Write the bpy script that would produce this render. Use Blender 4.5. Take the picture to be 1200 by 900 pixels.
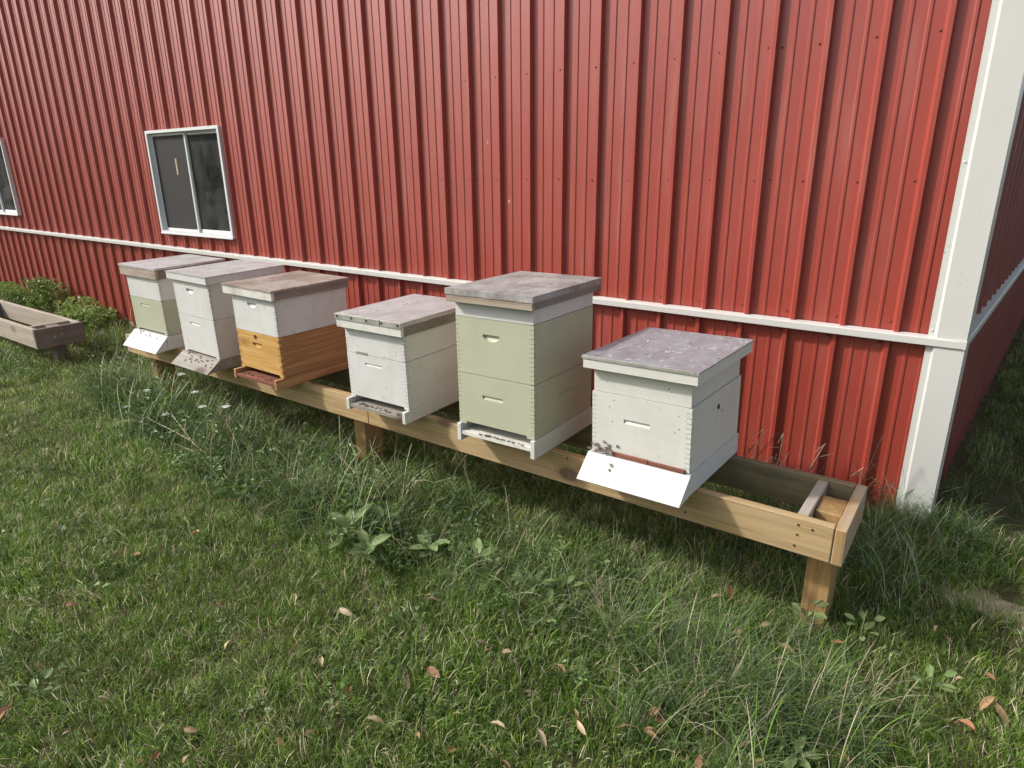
import bpy, bmesh, math, random
import numpy as np
from mathutils import Vector, Matrix, Euler
R = math.radians
rnd = random.Random(11)
for o in list(bpy.data.objects): bpy.data.objects.remove(o)
S = bpy.context.scene
C = S.collection

# ------------------------------------------------------------------ camera
CAM = Vector((0.2874, -3.4298, 1.6912))
YAW, PITCH, ROLL, FPX = 0.62910, -0.31713, -0.01124, 767.3
fwd = Vector((-math.sin(YAW)*math.cos(PITCH), math.cos(YAW)*math.cos(PITCH), math.sin(PITCH)))
rgt = fwd.cross(Vector((0, 0, 1))).normalized(); upv = rgt.cross(fwd)
rgt, upv = rgt*math.cos(ROLL)+upv*math.sin(ROLL), upv*math.cos(ROLL)-rgt*math.sin(ROLL)
cd = bpy.data.cameras.new('camera'); cam = bpy.data.objects.new('camera', cd); C.objects.link(cam)
cam.matrix_world = Matrix(((rgt.x, upv.x, -fwd.x, CAM.x), (rgt.y, upv.y, -fwd.y, CAM.y), (rgt.z, upv.z, -fwd.z, CAM.z), (0, 0, 0, 1)))
cd.sensor_width = 36; cd.lens = FPX/1200*36; cd.clip_start = 0.05; cd.clip_end = 2000
S.camera = cam

S.cycles.max_bounces = 6; S.cycles.diffuse_bounces = 3; S.cycles.glossy_bounces = 3; S.cycles.transmission_bounces = 3; S.cycles.transparent_max_bounces = 6

# ------------------------------------------------------------------ sky, sun, exposure
SUN_EL = R(37)
SUN_FROM = Vector((-0.835*math.cos(SUN_EL), -0.55*math.cos(SUN_EL), math.sin(SUN_EL)))
w = bpy.data.worlds.new('World'); S.world = w; w.use_nodes = True
nt = w.node_tree; bg = nt.nodes['Background']
sky = nt.nodes.new('ShaderNodeTexSky'); sky.sky_type = 'NISHITA'; sky.sun_disc = False
sky.sun_elevation = SUN_EL; sky.sun_rotation = math.atan2(SUN_FROM.x, SUN_FROM.y)
sky.air_density = 1.0; sky.dust_density = 3.0; sky.ozone_density = 1.0
hz = nt.nodes.new('ShaderNodeHueSaturation'); hz.inputs['Saturation'].default_value = .55  # thin high haze
nt.links.new(sky.outputs[0], hz.inputs['Color']); nt.links.new(hz.outputs[0], bg.inputs[0]); bg.inputs[1].default_value = 0.15
sd = bpy.data.lights.new('sun', 'SUN'); sd.energy = 2.9; sd.angle = R(3.5); sd.color = (1, .95, .88)
sun = bpy.data.objects.new('sun', sd); C.objects.link(sun)
sun.rotation_euler = SUN_FROM.to_track_quat('Z', 'Y').to_euler(); sun.location = (-6, -6, 8)
S.view_settings.view_transform = 'Standard'; S.view_settings.look = 'None'
S.view_settings.exposure = 0.38; S.view_settings.gamma = 1
S.render.resolution_x, S.render.resolution_y = 1024, 768

def pix(u, v, ax, val):
    """photo pixel -> point on the plane coordinate[ax] = val"""
    d = rgt*((u-600)/FPX) - upv*((v-450)/FPX) + fwd
    t = (val-CAM[ax])/d[ax]
    return CAM + d*t

# ------------------------------------------------------------------ material helpers
class NT:
    def __init__(s, name):
        s.m = bpy.data.materials.new(name); s.m.use_nodes = True; s.t = s.m.node_tree
        s.b = s.t.nodes['Principled BSDF']; s.out = s.t.nodes['Material Output']
    def n(s, typ, **kw):
        x = s.t.nodes.new(typ)
        for k, v in kw.items():
            if k.startswith('i_'):
                key = k[2:]; key = int(key) if key.isdigit() else key
                x.inputs[key].default_value = v
            else: setattr(x, k, v)
        return x
    def l(s, a, b): s.t.links.new(a, b)
    def coord(s, scale=(1, 1, 1), rand=True, src='Object'):
        tc = s.n('ShaderNodeTexCoord'); mp = s.n('ShaderNodeMapping'); mp.inputs['Scale'].default_value = scale
        s.l(tc.outputs[src], mp.inputs[0])
        if rand:
            oi = s.n('ShaderNodeObjectInfo'); ml = s.n('ShaderNodeMath', operation='MULTIPLY', i_1=37.0)
            s.l(oi.outputs['Random'], ml.inputs[0]); cb = s.n('ShaderNodeCombineXYZ')
            for i in range(3): s.l(ml.outputs[0], cb.inputs[i])
            s.l(cb.outputs[0], mp.inputs['Location'])
        return mp.outputs[0]
    def noise(s, vec, scale, detail=4, rough=.55, dist=0):
        x = s.n('ShaderNodeTexNoise', i_Scale=scale, i_Detail=detail, i_Roughness=rough, i_Distortion=dist)
        if vec: s.l(vec, x.inputs['Vector'])
        return x.outputs['Fac']
    def ramp(s, fac, stops, interp='LINEAR'):
        x = s.n('ShaderNodeValToRGB'); x.color_ramp.interpolation = interp
        e = x.color_ramp.elements
        while len(e) < len(stops): e.new(.5)
        for el, (p, c) in zip(e, stops):
            el.position = p; el.color = (*c, 1) if len(c) == 3 else c
        s.l(fac, x.inputs[0]); return x.outputs[0]
    def mix(s, fac, a, b, typ='MIX'):
        x = s.n('ShaderNodeMix', data_type='RGBA', blend_type=typ)
        for sock, v in ((x.inputs[0], fac), (x.inputs[6], a), (x.inputs[7], b)):
            if hasattr(v, 'is_linked'): s.l(v, sock)
            elif isinstance(v, (int, float)): sock.default_value = v
            else: sock.default_value = (*v, 1)
        return x.outputs[2]
    def bump(s, h, strength, dist=.01):
        x = s.n('ShaderNodeBump', i_Strength=strength, i_Distance=dist); s.l(h, x.inputs['Height'])
        s.l(x.outputs[0], s.b.inputs['Normal'])
    def base(s, c):
        if hasattr(c, 'is_linked'): s.l(c, s.b.inputs['Base Color'])
        else: s.b.inputs['Base Color'].default_value = (*c, 1)
    def set(s, **kw):
        for k, v in kw.items():
            k = k.replace('_', ' ')
            if hasattr(v, 'is_linked'): s.l(v, s.b.inputs[k])
            else: s.b.inputs[k].default_value = v
BW = lambda a, b: [(a, (0, 0, 0)), (b, (1, 1, 1))]
g3 = lambda v: (v, v, v)
M = {}
def red_metal(name, col, col2):
    n = NT(name); c = n.coord(); cw = n.coord((1, 1, .12))
    f1 = n.noise(c, 1.3, 5); f2 = n.noise(cw, 14, 4)
    k = n.mix(n.ramp(f1, BW(.3, .75)), col, col2)
    k = n.mix(n.ramp(f2, [(.55, g3(0)), (.8, g3(.28))]), k, (.42, .20, .16))
    cs = n.coord((1, 1, .45)); vo = n.n('ShaderNodeTexVoronoi', i_Scale=9); n.l(cs, vo.inputs['Vector'])
    sp = n.ramp(vo.outputs['Distance'], [(.035, g3(1)), (.05, g3(0))])
    gate = n.ramp(n.noise(c, 3.1, 2), BW(.62, .66))
    k = n.mix(n.mix(1, sp, gate, 'MULTIPLY'), k, (.62, .5, .42))
    n.base(k)
    n.set(Roughness=n.ramp(f2, [(.3, g3(.38)), (.8, g3(.50))]), Specular_IOR_Level=.9, Sheen_Weight=.05, Sheen_Roughness=.45, Sheen_Tint=(1, .86, .84, 1))
    n.bump(n.noise(n.coord((1, 1, .5)), 2.0, 2), .28, .02)
    return n.m
M['red'] = red_metal('red_ribbed_steel', (.345, .050, .031), (.305, .043, .026))
M['shaded_red'] = red_metal('shaded_red_steel', (.26, .058, .050), (.22, .048, .043))  # same red steel, with the end wall's shade put into the colour
def white_paint(name, col, grime=(.42, .38, .32), amt=.42, rough=.5, scale=6):
    n = NT(name); c = n.coord()
    k = n.mix(n.ramp(n.noise(c, scale, 6, .65), [(.45, g3(0)), (.85, g3(amt))]), col, grime)
    k = n.mix(n.ramp(n.noise(n.coord((1, 1, .22)), 16, 5, .6), [(.55, g3(0)), (.9, g3(amt*.8))]), k, grime)
    vo = n.n('ShaderNodeTexVoronoi', i_Scale=34); n.l(c, vo.inputs['Vector'])
    sp = n.ramp(vo.outputs['Distance'], [(.07, g3(1)), (.13, g3(0))])
    gate = n.ramp(n.noise(c, 7, 3), BW(.56, .62))
    k = n.mix(n.mix(1, sp, gate, 'MULTIPLY'), k, (.16, .11, .07))
    ch = n.ramp(n.noise(n.coord((1.6, 1.6, .8)), 24, 6, .7), [(.655, g3(0)), (.68, g3(.85 if amt > .2 else .2))])
    k = n.mix(ch, k, (.36, .31, .25))
    n.base(k); n.set(Roughness=rough, Specular_IOR_Level=.35)
    n.bump(n.noise(n.coord((1, 6, 6)), 20, 5), .2 if amt > .2 else .02, .004)
    return n.m
M['trim'] = white_paint('white_trim_steel', (.61, .61, .575), amt=.12, rough=.34, scale=2)
M['hwhite'] = white_paint('white_hive_paint', (.65, .65, .63))
M['hcream'] = white_paint('cream_hive_paint', (.62, .62, .57), amt=.3)
M['hgreen'] = white_paint('pale_green_hive_paint', (.46, .475, .345), (.34, .34, .24), .35)
M['rimpaint'] = white_paint('peeling_white_rim_paint', (.68, .67, .62), (.33, .29, .24), .8, .6, 12)
M['hbright'] = white_paint('fresh_white_paint', (.62, .62, .61), amt=.3)
M['frame'] = white_paint('white_window_vinyl', (.72, .73, .73), amt=.1, rough=.4)
def wood(name, light, dark, knot=(.10, .055, .03), grey=None, gamt=0, rings=7., axis=0, kn=1.0):
    n = NT(name)
    sc = [6., 6., 6.]; sc[axis] = .45
    c = n.coord(sc); d = n.noise(c, 1.4, 3, .5)
    wv = n.n('ShaderNodeTexWave', wave_type='RINGS', rings_direction=['X', 'Y', 'Z'][axis], i_Scale=rings*.22, i_Distortion=6.5, i_Detail=3.0)
    wv.inputs['Detail Scale'].default_value = 1.2; n.l(c, wv.inputs[0])
    f = [55., 55., 55.]; f[axis] = 2.5
    fine = n.noise(n.coord(f), 2, 3)
    gs_ = [20., 20., 20.]; gs_[axis] = .55
    grain = n.noise(n.coord(gs_), 1.6, 6, .62, .7)
    k = n.mix(n.ramp(wv.outputs['Fac'], [(.35, g3(0)), (.95, g3(.38))]), light, dark)
    k = n.mix(n.ramp(grain, [(.46, g3(0)), (.54, g3(1)), (.60, g3(.1)), (.68, g3(.8))]), k, tuple(v*.86 for v in dark))
    k = n.mix(n.ramp(fine, [(.4, g3(0)), (.8, g3(.45))]), k, dark)
    k = n.mix(n.ramp(d, [(.35, g3(0)), (.7, g3(.3))]), k, dark)
    ks = [6., 6., 6.]; ks[axis] = 3.2
    vo = n.n('ShaderNodeTexVoronoi', i_Scale=.8); n.l(n.coord(ks), vo.inputs['Vector'])
    k = n.mix(n.ramp(vo.outputs['Distance'], [(.08, g3(kn)), (.13, g3(.9*kn)), (.17, g3(.35*kn)), (.24, g3(0))]), k, knot)
    if grey:
        k = n.mix(n.ramp(n.noise(n.coord(), 3.5, 6, .65), [(.35, g3(0)), (.62, g3(gamt))]), k, grey)
    n.base(k); n.set(Roughness=.68, Specular_IOR_Level=.25); n.bump(fine, .35, .003)
    return n.m
M['pine'] = wood('treated_pine', (.52, .375, .185), (.37, .235, .10), grey=(.40, .33, .23), gamt=.35)
M['pine_end'] = wood('treated_pine_end_grain', (.47, .33, .18), (.36, .21, .09), grey=(.42, .36, .28), gamt=.6)
M['pine_grey'] = wood('sun_bleached_pine', (.47, .40, .31), (.36, .29, .21), grey=(.45, .41, .36), gamt=.8)
M['pine_mould'] = wood('dark_blotchy_pine', (.34, .27, .15), (.22, .17, .09), grey=(.13, .12, .09), gamt=.75)  # darker pine with near-black blotches, for the rear boards
M['post'] = wood('treated_post_pine', (.42, .26, .10), (.27, .15, .055), axis=2, grey=(.36, .28, .17), gamt=.4, kn=.3)
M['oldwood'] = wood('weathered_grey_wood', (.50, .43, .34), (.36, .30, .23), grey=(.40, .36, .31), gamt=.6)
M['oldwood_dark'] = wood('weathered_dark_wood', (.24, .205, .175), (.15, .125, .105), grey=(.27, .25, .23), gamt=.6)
M['greywood'] = wood('bleached_grey_board', (.42, .39, .35), (.30, .27, .23), grey=(.2, .18, .16), gamt=.5)
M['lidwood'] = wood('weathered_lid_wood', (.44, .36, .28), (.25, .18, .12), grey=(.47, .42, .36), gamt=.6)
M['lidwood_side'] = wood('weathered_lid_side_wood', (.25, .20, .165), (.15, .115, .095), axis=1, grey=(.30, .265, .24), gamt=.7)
M['honey'] = wood('honey_pine_front', (.62, .39, .135), (.53, .29, .085), knot=(.2, .09, .03), kn=.9)
M['cedar'] = wood('red_brown_pine_side', (.48, .27, .125), (.33, .165, .075), axis=1, rings=9)
M['redwood'] = wood('red_brown_strip', (.27, .11, .07), (.18, .07, .045), kn=.2)
def lid_metal(name, col, dirt, damt, specks=.7, rough=.42, metal=.75):
    n = NT(name); c = n.coord()
    k = n.mix(n.ramp(n.noise(c, 6, 8, .72), [(.42, g3(0)), (.62, g3(damt))]), col, dirt)
    k = n.mix(n.ramp(n.noise(n.coord((1, .35, 1)), 19, 5, .7), [(.52, g3(0)), (.68, g3(.6*damt))]), k, tuple(min(.8, v*1.35) for v in col))
    k = n.mix(n.ramp(n.noise(c, 42, 4, .7), [(.5, g3(0)), (.75, g3(damt*.7))]), k, dirt)
    sp = n.ramp(n.noise(n.coord((1, .75, 1)), 62, 3, .6), [(.60, g3(0)), (.66, g3(1))])
    gate = n.ramp(n.noise(c, 9, 4), BW(.44, .58))
    k = n.mix(n.mix(1, n.mix(1, sp, gate, 'MULTIPLY'), g3(specks), 'MULTIPLY'), k, (.86, .85, .83))
    vo2 = n.n('ShaderNodeTexVoronoi', voronoi_dimensions='2D', i_Scale=13); n.l(c, vo2.inputs['Vector'])
    k = n.mix(n.mix(1, n.ramp(vo2.outputs['Distance'], [(.05, g3(.9)), (.10, g3(0))]), n.ramp(n.noise(c, 4.3, 2), BW(.55, .60)), 'MULTIPLY'), k, (.09, .07, .06))
    k = n.mix(n.ramp(n.noise(n.coord((1.2, .3, 1)), 7, 5, .6), [(.50, g3(0)), (.70, g3(.5*damt))]), k, tuple(v*.62 for v in dirt))
    n.base(k); n.set(Metallic=metal, Roughness=n.ramp(n.noise(c, 9, 4), [(.3, g3(rough-.08)), (.8, g3(rough+.2))]))
    n.bump(n.noise(c, 3.5, 3), .18, .012)
    return n.m
M['lid_grey'] = lid_metal('dull_galvanised_sheet', (.37, .385, .42), (.28, .28, .30), .7, .9, .45, .3)
M['lid_mauve'] = lid_metal('aged_galvanised_sheet', (.53, .54, .545), (.41, .395, .38), .7, .5, .45, .35)
M['lid_rust'] = lid_metal('blotchy_grey_sheet', (.42, .41, .40), (.25, .225, .21), .9, .3, .6, .2)
M['lid_brown'] = lid_metal('rust_brown_sheet', (.38, .33, .29), (.22, .17, .135), .9, .2, .62, .1)
M['lid_lip'] = lid_metal('bright_lid_lip', (.52, .53, .50), (.40, .38, .30), .6, .3, .4, .5)
def plain(name, col, rough=.6, metal=0, spec=.4):
    n = NT(name); n.base(n.mix(n.ramp(n.noise(n.coord(), 30, 4), BW(.3, .8)), col, tuple(v*.75 for v in col))); n.set(Roughness=rough, Metallic=metal, Specular_IOR_Level=spec); return n.m
M['dark'] = plain('dark_hollow', (.015, .013, .011), .9)
M['screw'] = plain('painted_screw', (.16, .05, .04), .5)
M['nail'] = plain('rusty_nail', (.06, .035, .025), .7)
M['interior'] = plain('dim_interior', (.05, .047, .045), .9)
M['concrete'] = plain('concrete', (.42, .38, .31), .9)
M['roof'] = plain('roof_steel', (.55, .55, .53), .45)
n = NT('window_glass'); n.base((.01, .012, .012)); n.set(Roughness=.02, Specular_IOR_Level=.5)
tr = n.n('ShaderNodeBsdfTransparent', i_0=(.62, .66, .64, 1)); gl = n.n('ShaderNodeBsdfGlossy', i_Roughness=.015)
fr = n.n('ShaderNodeFresnel', i_IOR=1.5); mx = n.n('ShaderNodeMixShader'); n.l(fr.outputs[0], mx.inputs[0]); n.l(tr.outputs[0], mx.inputs[1]); n.l(gl.outputs[0], mx.inputs[2]); df = n.n('ShaderNodeBsdfDiffuse', i_0=(.34, .34, .33, 1)); m2 = n.n('ShaderNodeMixShader'); n.l(n.ramp(n.noise(n.coord((1, 1, .6)), 5, 6, .7), [(.35, g3(.05)), (.75, g3(.22))]), m2.inputs[0]); n.l(mx.outputs[0], m2.inputs[1]); n.l(df.outputs[0], m2.inputs[2]); n.l(m2.outputs[0], n.out.inputs[0]); M['glass'] = n.m
n = NT('insect_screen'); n.base((.045, .042, .042)); n.set(Roughness=.8)
tr = n.n('ShaderNodeBsdfTransparent'); mx = n.n('ShaderNodeMixShader', i_0=.72); n.l(tr.outputs[0], mx.inputs[1]); n.l(n.b.outputs[0], mx.inputs[2]); n.l(mx.outputs[0], n.out.inputs[0]); M['screen'] = n.m

def leaf_mat(name, attr=True, col=None, col2=None, rough=.5, trans=.35, var=.45):
    n = NT(name)
    if attr: a = n.n('ShaderNodeAttribute', attribute_name='tint').outputs['Color']
    else: a = n.mix(n.ramp(n.noise(n.coord(), 14, 4), BW(.35, .7)), col, col2)
    oi = n.n('ShaderNodeObjectInfo'); v = n.n('ShaderNodeMapRange', i_3=1-var, i_4=1+var); n.l(oi.outputs['Random'], v.inputs[0])
    cb = n.n('ShaderNodeCombineColor')
    for i in range(3): n.l(v.outputs[0], cb.inputs[i])
    a = n.mix(1, a, cb.outputs[0], 'MULTIPLY')
    n.base(a); n.set(Roughness=rough, Specular_IOR_Level=.35)
    t = n.n('ShaderNodeBsdfTranslucent'); n.l(a, t.inputs[0]); mx = n.n('ShaderNodeMixShader', i_0=trans)
    n.l(n.b.outputs[0], mx.inputs[1]); n.l(t.outputs[0], mx.inputs[2]); n.l(mx.outputs[0], n.out.inputs[0])
    return n.m
M['blade'] = leaf_mat('grass_blade', rough=.42)
M['weed'] = leaf_mat('weed_leaf', False, (.17, .25, .095), (.25, .32, .14))
M['bushleaf'] = leaf_mat('bush_leaf', False, (.20, .31, .07), (.30, .40, .12))
M['treeleaf'] = leaf_mat('tree_leaf', False, (.09, .15, .04), (.15, .22, .07))
M['bark'] = plain('bark', (.10, .075, .055), .9)
M['stem'] = plain('green_stem', (.16, .20, .08), .6)
M['straw'] = plain('dry_stem', (.50, .44, .30), .7)
M['petal'] = plain('white_flower', (.78, .79, .72), .7)
M['tanleaf'] = leaf_mat('dry_tan_leaf', False, (.52, .36, .20), (.36, .21, .10), .6, .2)
M['brownleaf'] = leaf_mat('dry_brown_leaf', False, (.36, .19, .10), (.22, .11, .06), .6, .2)
M['paleleaf'] = leaf_mat('dry_pale_leaf', False, (.55, .44, .29), (.42, .31, .18), .6, .2)
M['bee'] = plain('bee_body', (.055, .032, .016), .5)
M['beeband'] = plain('bee_band', (.20, .115, .04), .6)
M['wing'] = plain('bee_wing', (.25, .22, .19), .3)
n = NT('ground_soil'); c = n.coord(rand=False)
k = n.mix(n.ramp(n.noise(c, .8, 6), BW(.35, .65)), (.055, .065, .022), (.10, .085, .04))
k = n.mix(n.ramp(n.noise(c, 30, 5), [(.4, g3(0)), (.75, g3(.7))]), k, (.16, .13, .075))
tc = n.n('ShaderNodeTexCoord'); vm = n.n('ShaderNodeVectorMath', operation='SUBTRACT'); vm.inputs[1].default_value = (.70, -.50, 0)
n.l(tc.outputs['Object'], vm.inputs[0]); sc = n.n('ShaderNodeVectorMath', operation='MULTIPLY'); sc.inputs[1].default_value = (1.5, 4.2, 0); n.l(vm.outputs[0], sc.inputs[0])
ln = n.n('ShaderNodeVectorMath', operation='LENGTH'); n.l(sc.outputs[0], ln.inputs[0])
ad = n.n('ShaderNodeMath', operation='ADD'); n.l(ln.outputs['Value'], ad.inputs[0]); n.l(n.noise(c, 9, 4), ad.inputs[1])
k = n.mix(n.ramp(ad.outputs[0], [(.9, g3(1)), (1.35, g3(0))]), k, n.mix(n.noise(c, 60, 5), (.52, .43, .31), (.36, .28, .19)))
n.base(k); n.set(Roughness=.95, Specular_IOR_Level=.1); n.bump(n.noise(c, 45, 6), .8, .02); M['soil'] = n.m

# ------------------------------------------------------------------ mesh helpers
def tag(o, label=None, cat=None, group=None, kind=None):
    for k, v in (('label', label), ('category', cat), ('group', group), ('kind', kind)):
        if v: o[k] = v
    return o
def empty(name, loc=(0, 0, 0), rot=(0, 0, 0), **kw):
    o = bpy.data.objects.new(name, None); C.objects.link(o); o.location = loc; o.rotation_euler = rot
    o.empty_display_size = .1
    return tag(o, **kw)
def link(name, me, parent=None, loc=(0, 0, 0), rot=(0, 0, 0), **kw):
    o = bpy.data.objects.new(name, me); C.objects.link(o); o.parent = parent; o.location = loc; o.rotation_euler = rot
    return tag(o, **kw)
def mesh(name, bm, mats, smooth=False, recalc=True):
    if recalc: bmesh.ops.recalc_face_normals(bm, faces=bm.faces)
    me = bpy.data.meshes.new(name); bm.to_mesh(me); bm.free()
    for m in (mats if isinstance(mats, (list, tuple)) else [mats]): me.materials.append(M[m] if isinstance(m, str) else m)
    if smooth: me.polygons.foreach_set('use_smooth', [True]*len(me.polygons))
    return me
def bx(bm, x0, x1, y0, y1, z0, z1, mi=0, bev=0):
    r = bmesh.ops.create_cube(bm, size=1)
    for v in r['verts']:
        v.co = Vector(((x0+x1)/2+v.co.x*(x1-x0), (y0+y1)/2+v.co.y*(y1-y0), (z0+z1)/2+v.co.z*(z1-z0)))
    fs = {f for v in r['verts'] for f in v.link_faces}
    for f in fs: f.material_index = mi
    if bev:
        es = {e for v in r['verts'] for e in v.link_edges}
        bmesh.ops.bevel(bm, geom=list(es), offset=bev, segments=1, affect='EDGES', clamp_overlap=True)
    return r['verts']
def boxmesh(name, x0, x1, y0, y1, z0, z1, mat, bev=.002):
    bm = bmesh.new(); bx(bm, x0, x1, y0, y1, z0, z1, 0, bev); return mesh(name, bm, mat)
def prism(bm, pts, a0, a1, axis, mi=0):
    """polygon pts (2d) extruded along axis ('x': pts are y,z ; 'y': pts are x,z ; 'z': pts are x,y)"""
    def P(p, a): return {'x': (a, p[0], p[1]), 'y': (p[0], a, p[1]), 'z': (p[0], p[1], a)}[axis]
    A = [bm.verts.new(P(p, a0)) for p in pts]; B = [bm.verts.new(P(p, a1)) for p in pts]
    n_ = len(pts); fs = [bm.faces.new(A), bm.faces.new(B[::-1])]
    for i in range(n_): fs.append(bm.faces.new((A[i], B[i], B[(i+1) % n_], A[(i+1) % n_])))
    for f in fs: f.material_index = mi
def tube(bm, pts, r0, r1=None, seg=5, mi=0):
    r1 = r0 if r1 is None else r1; rings = []
    for i, p in enumerate(pts):
        p = Vector(p); q = Vector(pts[min(i+1, len(pts)-1)])-Vector(pts[max(i-1, 0)])
        a = q.orthogonal().normalized(); b = q.normalized().cross(a); r = r0+(r1-r0)*i/max(1, len(pts)-1)
        rings.append([bm.verts.new(p+a*r*math.cos(t)+b*r*math.sin(t)) for t in [2*math.pi*k/seg for k in range(seg)]])
    for A, B in zip(rings, rings[1:]):
        for k in range(seg):
            f = bm.faces.new((A[k], A[(k+1) % seg], B[(k+1) % seg], B[k])); f.material_index = mi
    for rg in (rings[0][::-1], rings[-1]): bm.faces.new(rg).material_index = mi
def carve(me, cutters):
    """boolean-subtract boxes/prisms (bmesh builders) from a mesh"""
    a = bpy.data.objects.new('carve', me); C.objects.link(a); tmp = []
    for bm in cutters:
        bmesh.ops.recalc_face_normals(bm, faces=bm.faces)
        cm = bpy.data.meshes.new('cut'); bm.to_mesh(cm); bm.free()
        co = bpy.data.objects.new('cut', cm); C.objects.link(co); tmp.append(co)
        md = a.modifiers.new('b', 'BOOLEAN'); md.operation = 'DIFFERENCE'; md.solver = 'EXACT'; md.object = co
    dg = bpy.context.evaluated_depsgraph_get(); dg.update()
    new = bpy.data.meshes.new_from_object(a.evaluated_get(dg)); new.name = me.name
    bpy.data.objects.remove(a)
    for t in tmp: bpy.data.objects.remove(t)
    return new

# ------------------------------------------------------------------ ground
bm = bmesh.new()
gx = sorted(set([-250, -120, -60, -30] + [-20+.5*i for i in range(57)] + [20, 60, 120, 250])); gy = sorted(set([-250, -120, -60, -30, -15] + [-8+.5*i for i in range(25)] + [6, 8, 12, 20, 40, 80, 250]))
hgt = lambda x, y: .012*math.sin(1.3*x+.7*y)+.010*math.sin(2.9*y-1.1*x+1)
gv = [[bm.verts.new((x, y, hgt(x, y) if abs(x) < 25 and abs(y) < 15 else 0)) for x in gx] for y in gy]
for a, b in zip(gv, gv[1:]):
    for i in range(len(gx)-1): bm.faces.new((a[i], a[i+1], b[i+1], b[i]))
link('ground', mesh('ground', bm, 'soil', True), kind='structure')

# ------------------------------------------------------------------ barn
RS = .2286; RH = .026; PAN = RH; EAVE = 4.4; ZT = .955; CX = .262; BACK = 9.0; LEFT = -18.6
SLOPE = .0046
ztrim = lambda x: ZT + SLOPE*(-x if x < 0 else 0)
barn = empty('metal_barn', (0, 0, 0), label='long red ribbed metal barn with white corner and wainscot trim', cat='barn')
WIN = [(-6.553, -5.292, 1.117, 2.078), (-11.52, -10.255, 1.178, 2.14)]
def profile(x0, x1, shift=0):
    """corrugated section between x0 and x1 (rib top right edges at multiples of RS): list of (x, y)"""
    pts = []
    i0 = math.floor((x0-shift)/RS)-1; i1 = math.ceil((x1-shift)/RS)+1
    for i in range(i0, i1+1):
        c = i*RS-.0075+shift
        for dx, h in ((-.0235, 0), (-.0085, RH), (.0085, RH), (.0155, 0)): pts.append((c+dx, PAN-h))
        for m in (.080, .1486):
            for dx, h in ((-.0105, 0), (-.005, .0042), (.005, .0042), (.0105, 0)): pts.append((c+m+dx, PAN-h))
    out = []
    def at(x):
        for (a, ya), (b, yb) in zip(pts, pts[1:]):
            if a <= x <= b: return ya+(yb-ya)*(x-a)/(b-a)
        return PAN
    out.append((x0, at(x0)))
    out += [p for p in pts if x0 < p[0] < x1]
    out.append((x1, at(x1)))
    return out
def sheet(x0, x1, zb, zt, shift=0, holes=()):
    """one steel sheet, its bottom/top given by functions of x, cut round the windows"""
    pr = profile(x0, x1, shift)
    for h in holes:
        for hx in h[:2]:
            if x0 < hx < x1:
                for i, (a, b) in enumerate(zip(pr, pr[1:])):
                    if a[0] < hx < b[0]: pr.insert(i+1, (hx, a[1]+(b[1]-a[1])*(hx-a[0])/(b[0]-a[0]))); break
    bm = bmesh.new(); cache = {}
    def V(p, z):
        k = (round(p[0], 5), round(z, 5))
        if k not in cache: cache[k] = bm.verts.new((p[0], p[1], z))
        return cache[k]
    for a, b in zip(pr, pr[1:]):
        segs = [(0, 1)]; mid = (a[0]+b[0])/2
        hs = [h for h in holes if h[0] < mid < h[1]]
        A = [zb(a[0]), zt(a[0])]; B = [zb(b[0]), zt(b[0])]
        lv = [(A[0], B[0])]+[z for h in hs for z in ((h[2], h[2]), (h[3], h[3]))]+[(A[1], B[1])]
        for q in range(0, len(lv), 2):
            bm.faces.new((V(a, lv[q][0]), V(b, lv[q][1]), V(b, lv[q+1][1]), V(a, lv[q+1][0])))
    for f in bm.faces:
        f.normal_update()
        if f.normal.y > 0: f.normal_flip()
    return mesh('wall_sheet', bm, 'red', recalc=False)
laps = [.150]+[-(3+4*k)*RS-.0075 for k in range(-1, 20) if -(3+4*k)*RS-.0075 < .1]
laps = [x for x in laps if x > LEFT]+[LEFT]
zup = lambda x: EAVE
for kk, (a, b) in enumerate(zip(laps[1:], laps)):
    pr_ = kk % 2 and 0 < kk < len(laps)-2
    b = min(b+.019*pr_, .150); a = a-.019*pr_
    link('wall_sheet', sheet(a, b, lambda x: ztrim(x)-.004, zup, 0, [(w0+.01, w1-.01, z0+.01, z1-.01) for w0, w1, z0, z1 in WIN if w1 > a and w0 < b]), barn, (0, -.0014*pr_, 0))
LSH = -.028
lap2 = [.150]+[x+LSH for x in laps[1:-1]]+[LEFT]
for a, b in zip(lap2[1:], lap2):
    link('wainscot_sheet', sheet(a, b, lambda x: .015, lambda x: ztrim(x)-.03, LSH), barn)
# end wall beyond the corner
SA = R(4.6); SD = Vector((math.sin(SA), math.cos(SA), 0))
endroot_rot = (0, 0, R(90)-SA)
def side_sheet(x0, x1, zb, zt):
    me = sheet(x0, x1, lambda x: zb, lambda x: zt); me.materials[0] = M['shaded_red']; return me
slen = 12.0; k = 0; x0 = .02
while x0 < slen:
    x1 = min(x0+.9144, slen)
    for nm, z0, z1 in (('end_wall_sheet', ZT-.004, EAVE), ('end_wainscot_sheet', .015, ZT-.03)):
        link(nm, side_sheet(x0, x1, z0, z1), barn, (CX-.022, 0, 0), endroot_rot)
    x0 = x1
# corner trim: left flange, bevelled step, wide face, return on the end wall
bm = bmesh.new()
e = lambda d, o: (CX+SD.x*d+SD.y*o, SD.y*d-SD.x*o)
outer = [(.118, -.0035), (.143, -.0035), (.153, -.021), (CX+.004, -.021)] + [e(.11, .006), e(.118, -.010), e(.145, -.010)]
inner = [e(.145, -.014), e(.116, -.014), e(.10, .002), (CX-.006, -.017), (.156, -.017), (.146, -.0005), (.118, -.0005)]
prism(bm, outer+inner, .0, EAVE, 'z'); link('corner_trim', mesh('corner_trim', bm, 'trim'), barn)
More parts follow.
